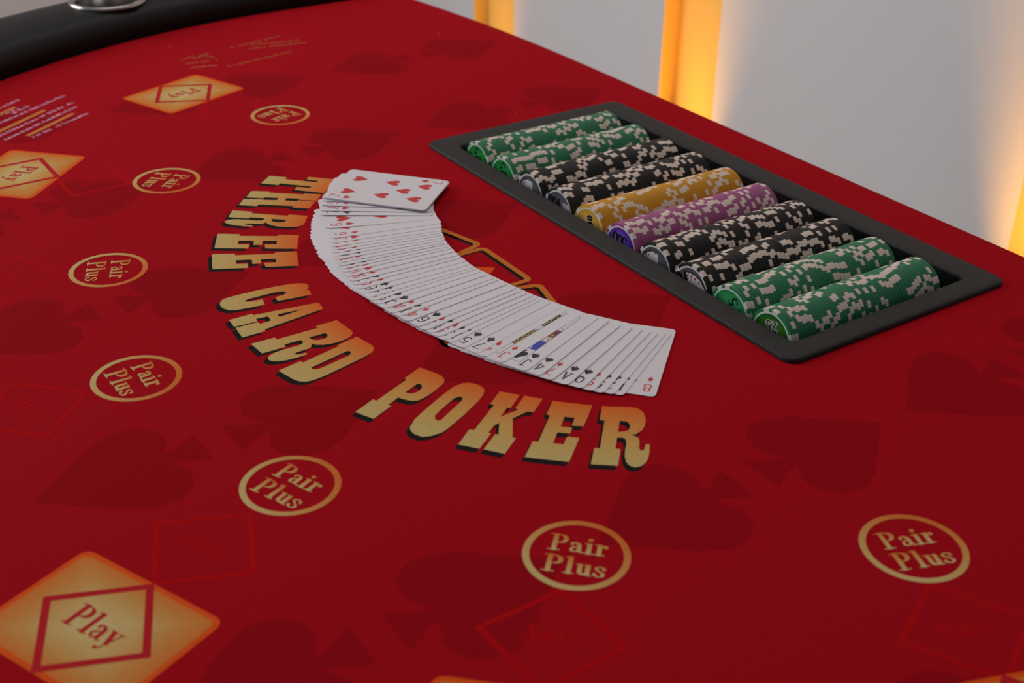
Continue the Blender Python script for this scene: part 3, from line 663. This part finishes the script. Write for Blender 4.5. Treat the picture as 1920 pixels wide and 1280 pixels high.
for i in range(10):
    col = ROWC[i]; last = rnd.uniform(0, 90)
    for k in range(NROW[i]):
        if col not in used: o = proto[col]; used.add(col)
        else: o = proto[col].copy(); C.objects.link(o)
        ang = GROT[i] if k == 0 else (last + rnd.gauss(0, 4) if rnd.random() < .25 else rnd.uniform(0, 90))
        last = ang
        o.location = (V0+PT*i+rnd.uniform(-.00012, .00012)*(k > 0), .0265+CP*(k+.5), TZ+ZC+rnd.uniform(0, .0002)*(k > 0))
        o.rotation_euler = (0, -R(ang), 0)
        grp = '%s poker chips standing %s' % (col, ROWD[i])
        if k == 0: tag(o, '%s chip at the front of %s, %s' % (col, FROW[i], SEEN[i]), 'poker chip', grp)
        else: tag(o, '%s and cream poker chip on edge %s' % (col, ROWD[i]), 'poker chip', grp)
        if k == 0:
            st = make_sticker(i).build('face_label', o)
            st.matrix_parent_inverse = Matrix.Identity(4)
            st.matrix_local = Matrix.Rotation(R(ang), 4, 'Y') @ Matrix.Translation((0, -CTH/2-.00004, 0)) @ MX
            tag(st, 'round printed sticker in the middle of the chip')

# ---------------------------------------------------------------- the fanned deck
CW, CL, CT = .0630, .0875, .00028
DECK = ['8D', '10C', '2C', '5C', '9D', 'QS', 'AS', '7D', '4S', 'JS', 'JD', '4H', '7C', '5S', 'KS', '3S', '5H', '10S', '2H', '6S', '4D', 'KC', 'AD', 'JC',
        '9S', '3D', '4C', '6C', 'QD', '2S', 'KD', '10H', '9H', '8S', '3C', 'KH', '8C', 'AC', 'QH', '10D', '2D', 'JH', '6D', '8H', '7S', 'AH', '5D', '6H', '7H', 'QC', '3H', '9C']
NAMES = {'A': 'ace', '2': 'two', '3': 'three', '4': 'four', '5': 'five', '6': 'six', '7': 'seven', '8': 'eight', '9': 'nine', '10': 'ten', 'J': 'jack', 'Q': 'queen', 'K': 'king'}
SN = {'H': 'hearts', 'D': 'diamonds', 'S': 'spades', 'C': 'clubs'}
a_, b_, c_ = -.0137, 0, .0137
Y4 = [.0275, .0092, -.0092, -.0275]; Y3 = [.0275, 0, -.0275]
LAY = {'A': [(0, 0)], '2': [(0, .029), (0, -.029)], '3': [(0, y) for y in Y3], '4': [(x, y) for x in (a_, c_) for y in (.0275, -.0275)],
       '5': [(x, y) for x in (a_, c_) for y in (.0275, -.0275)]+[(0, 0)], '6': [(x, y) for x in (a_, c_) for y in Y3],
       '7': [(x, y) for x in (a_, c_) for y in Y3]+[(0, .0138)], '8': [(x, y) for x in (a_, c_) for y in Y3]+[(0, .0138), (0, -.0138)],
       '9': [(x, y) for x in (a_, c_) for y in Y4]+[(0, 0)], '10': [(x, y) for x in (a_, c_) for y in Y4]+[(0, .0194), (0, -.0194)]}
def card(code):
    rank, suit = code[:-1], code[-1]; ink = CARD_R if suit in 'HD' else CARD_K
    b = MB(); P = rrect(-CW/2, CW/2, -CL/2, CL/2, .0034, 5)
    b.grid([[(*p, 0) for p in P], [(*p, CT) for p in P]], CARD_E, smooth=False, capa=CARD_W)
    b.poly([P], CT, CARD_W)
    zt = CT+.00002
    for rot in (0, PI):
        gx, gy = -CW/2+.0064, CL/2-.0092
        def put(poly, z=zt, m=ink):
            q = place(poly, 0, 0, rot, 1); b.poly([q], z, m)
        n = len(rank); adv = .0038
        for k, ch in enumerate(rank):
            hx = .0052/.6 if n == 1 else .0032/.6
            b.union([place([(gx+(x-.3)*hx+(k-(n-1)/2)*adv*(1.05 if n > 1 else 0), gy+(y-.5)*.0088) for x, y in p], 0, 0, rot, 1) for p in idx_polys(ch, .115 if n == 1 else .19, .085)], zt, ink)
        b.union([place([(gx-.0003+x*.0058, CL/2-.0197+y*.0068) for x, y in part], 0, 0, rot, 1) for part in SUIT[suit]], zt, ink)
    if rank in LAY:
        s = .0115 if rank != 'A' else .016
        for (x, y) in LAY[rank]:
            b.union([place(part, x, y, PI if y < 0 else 0, s, s*1.08) for part in SUIT[suit]], zt, ink)
    else:
        fx, fy = .0219, .0360
        w = .00035; XL, XR = -fx+w, -.0085
        def q_(x0, x1, y0, y1, m, z=zt): b.poly([[(x0, y0), (x1, y0), (x1, y1), (x0, y1)]], z, m)
        for (x0, x1, y0, y1) in ((-fx, fx, -fy, -fy+w), (-fx, fx, fy-w, fy), (-fx, -fx+w, -fy, fy), (fx-w, fx, -fy, fy)): q_(x0, x1, y0, y1, CARD_N, zt+.00002)
        for rot in (0, PI):
            def pp(poly, m, z): b.poly([place(poly, 0, 0, rot, 1)], z, m)
            def band(y1, y0, m, z=zt, xr=XR, sl=0.0): pp([(XL, y0), (xr, y0+sl), (xr, y1+sl), (XL, y1)], m, z)
            b.union([place([(-.0158+x*.0098, .0272+y*.0128) for x, y in part], 0, 0, rot, 1) for part in SUIT[suit]], zt, ink)
            if rot and code != 'QC': pass
            if suit in 'DH':                                  # dark robe with a yellow rope down its side
                band(.0195, -.0035, CARD_K)
                band(.0195, -.0035, CARD_Y, zt+.00001, XL+.0006)
                b.union([place(q, 0, 0, rot, 1) for q in nib([(XL+.0016+.0005*math.sin(k*1.25), .0192-k*.00103) for k in range(22)], .0006, .0006)], zt+.00001, CARD_Y)
                band(-.0045, -.0120, CARD_B); band(-.0055, -.0112, CARD_W, zt+.00001, XL+.0040, .0006)
                band(-.0120, -.0310, CARD_K, zt, XL+.0060)
                b.union([place(q, 0, 0, rot, 1) for q in nib([(XL+.0014+.0006*math.sin(k*.9), -.0128-k*.0012) for k in range(14)], .0008, .0008)], zt+.00001, CARD_Y)
            else:                                             # blue robe, yellow bands, red sleeve, gold hair
                band(.0180, .0050, CARD_B, sl=.0010)
                pp([(XL+.0060, .0185), (XR, .0190), (XR, .0060)], CARD_M, zt+.00001)
                b.union([place(q, 0, 0, rot, 1) for q in nib([(XL+.0045, .0182), (XL+.0058, .0130), (XR, .0070)], .0007, .0007)], zt+.00002, CARD_W)
                for yy in (.0040, -.0010):
                    b.union([place(q, 0, 0, rot, 1) for q in nib([(XL+.0003, yy), (XR, yy+.0016)], .0004, .0012)], zt+.00003, CARD_Y)
                band(.0034, -.0004, CARD_W, sl=.0014)
                for kx in range(4): pp([(XL+.0006+kx*.003, .0018+kx*.0004), (XL+.0014+kx*.003, .0028+kx*.0004), (XL+.0022+kx*.003, .0018+kx*.0004), (XL+.0014+kx*.003, .0006+kx*.0004)], CARD_B, zt+.00001)
                band(-.0022, -.0130, CARD_M)
                for kx in range(3): pp(circ(XL+.0020+kx*.0034, -.0052, .0012, 10), CARD_Y, zt+.00002)
                b.union([place(q, 0, 0, rot, 1) for q in nib([(XL+.0008, -.0150), (XL+.0030, -.0175), (XL+.0080, -.0165)], .0005, .0005)], zt, CARD_K)
                pp([(XL+.0022, -.0190), (XL+.0100, -.0180), (XL+.0100, -.0300), (XL+.0050, -.0290)], CARD_Y, zt)
    return b
for i, code in enumerate(DECK):
    mx, my, a, hl, hr = POSE[min(i, 48)]
    if i >= 44: hl += .0004*(i-43); hr += .0004*(i-43)+.0002
    if i > 47:
        s_ = (4-(i-48))*.0003 if i > 48 else 0
        mx, my, a, hl, hr = .1006, -.1072, 40.5, .0048-s_, .0052-s_
        if i > 48: mx += .0004*(i-49)-.0003; my -= .0003*(50-i); a += (.5, -.4, .3)[i-49]
    o = card(code).build('playing_card')
    d = Vector((math.cos(R(a)), math.sin(R(a)), 0)); xd = Vector((d.y, -d.x, 0))
    xs_ = (xd*CW + Vector((0, 0, hr-hl))).normalized(); zs_ = xs_.cross(d)
    ctr = Vector((mx, my, 0)) - xd*CW/2 + Vector((0, 0, TZ+.0003+(hl+hr)/2))
    o.matrix_world = Matrix(((xs_.x, d.x, zs_.x, ctr.x), (xs_.y, d.y, zs_.y, ctr.y), (xs_.z, d.z, zs_.z, ctr.z), (0, 0, 0, 1)))
    nm = lambda c: NAMES[c[:-1]] + ' of ' + SN[c[-1]]
    pos = 'at the near right end of the fan' if i == 0 else ('lying whole on top at the far end of the fan' if i == 48 else 'in the fan, left of the %s' % nm(DECK[i-1]))
    if i > 48: tag(o, 'playing card squared up face hidden directly beneath the seven of hearts', 'playing card', 'playing cards squared up under the seven of hearts'); continue
    tag(o, '%s playing card %s' % (nm(code), pos), 'playing card', 'playing cards fanned out on the red felt')
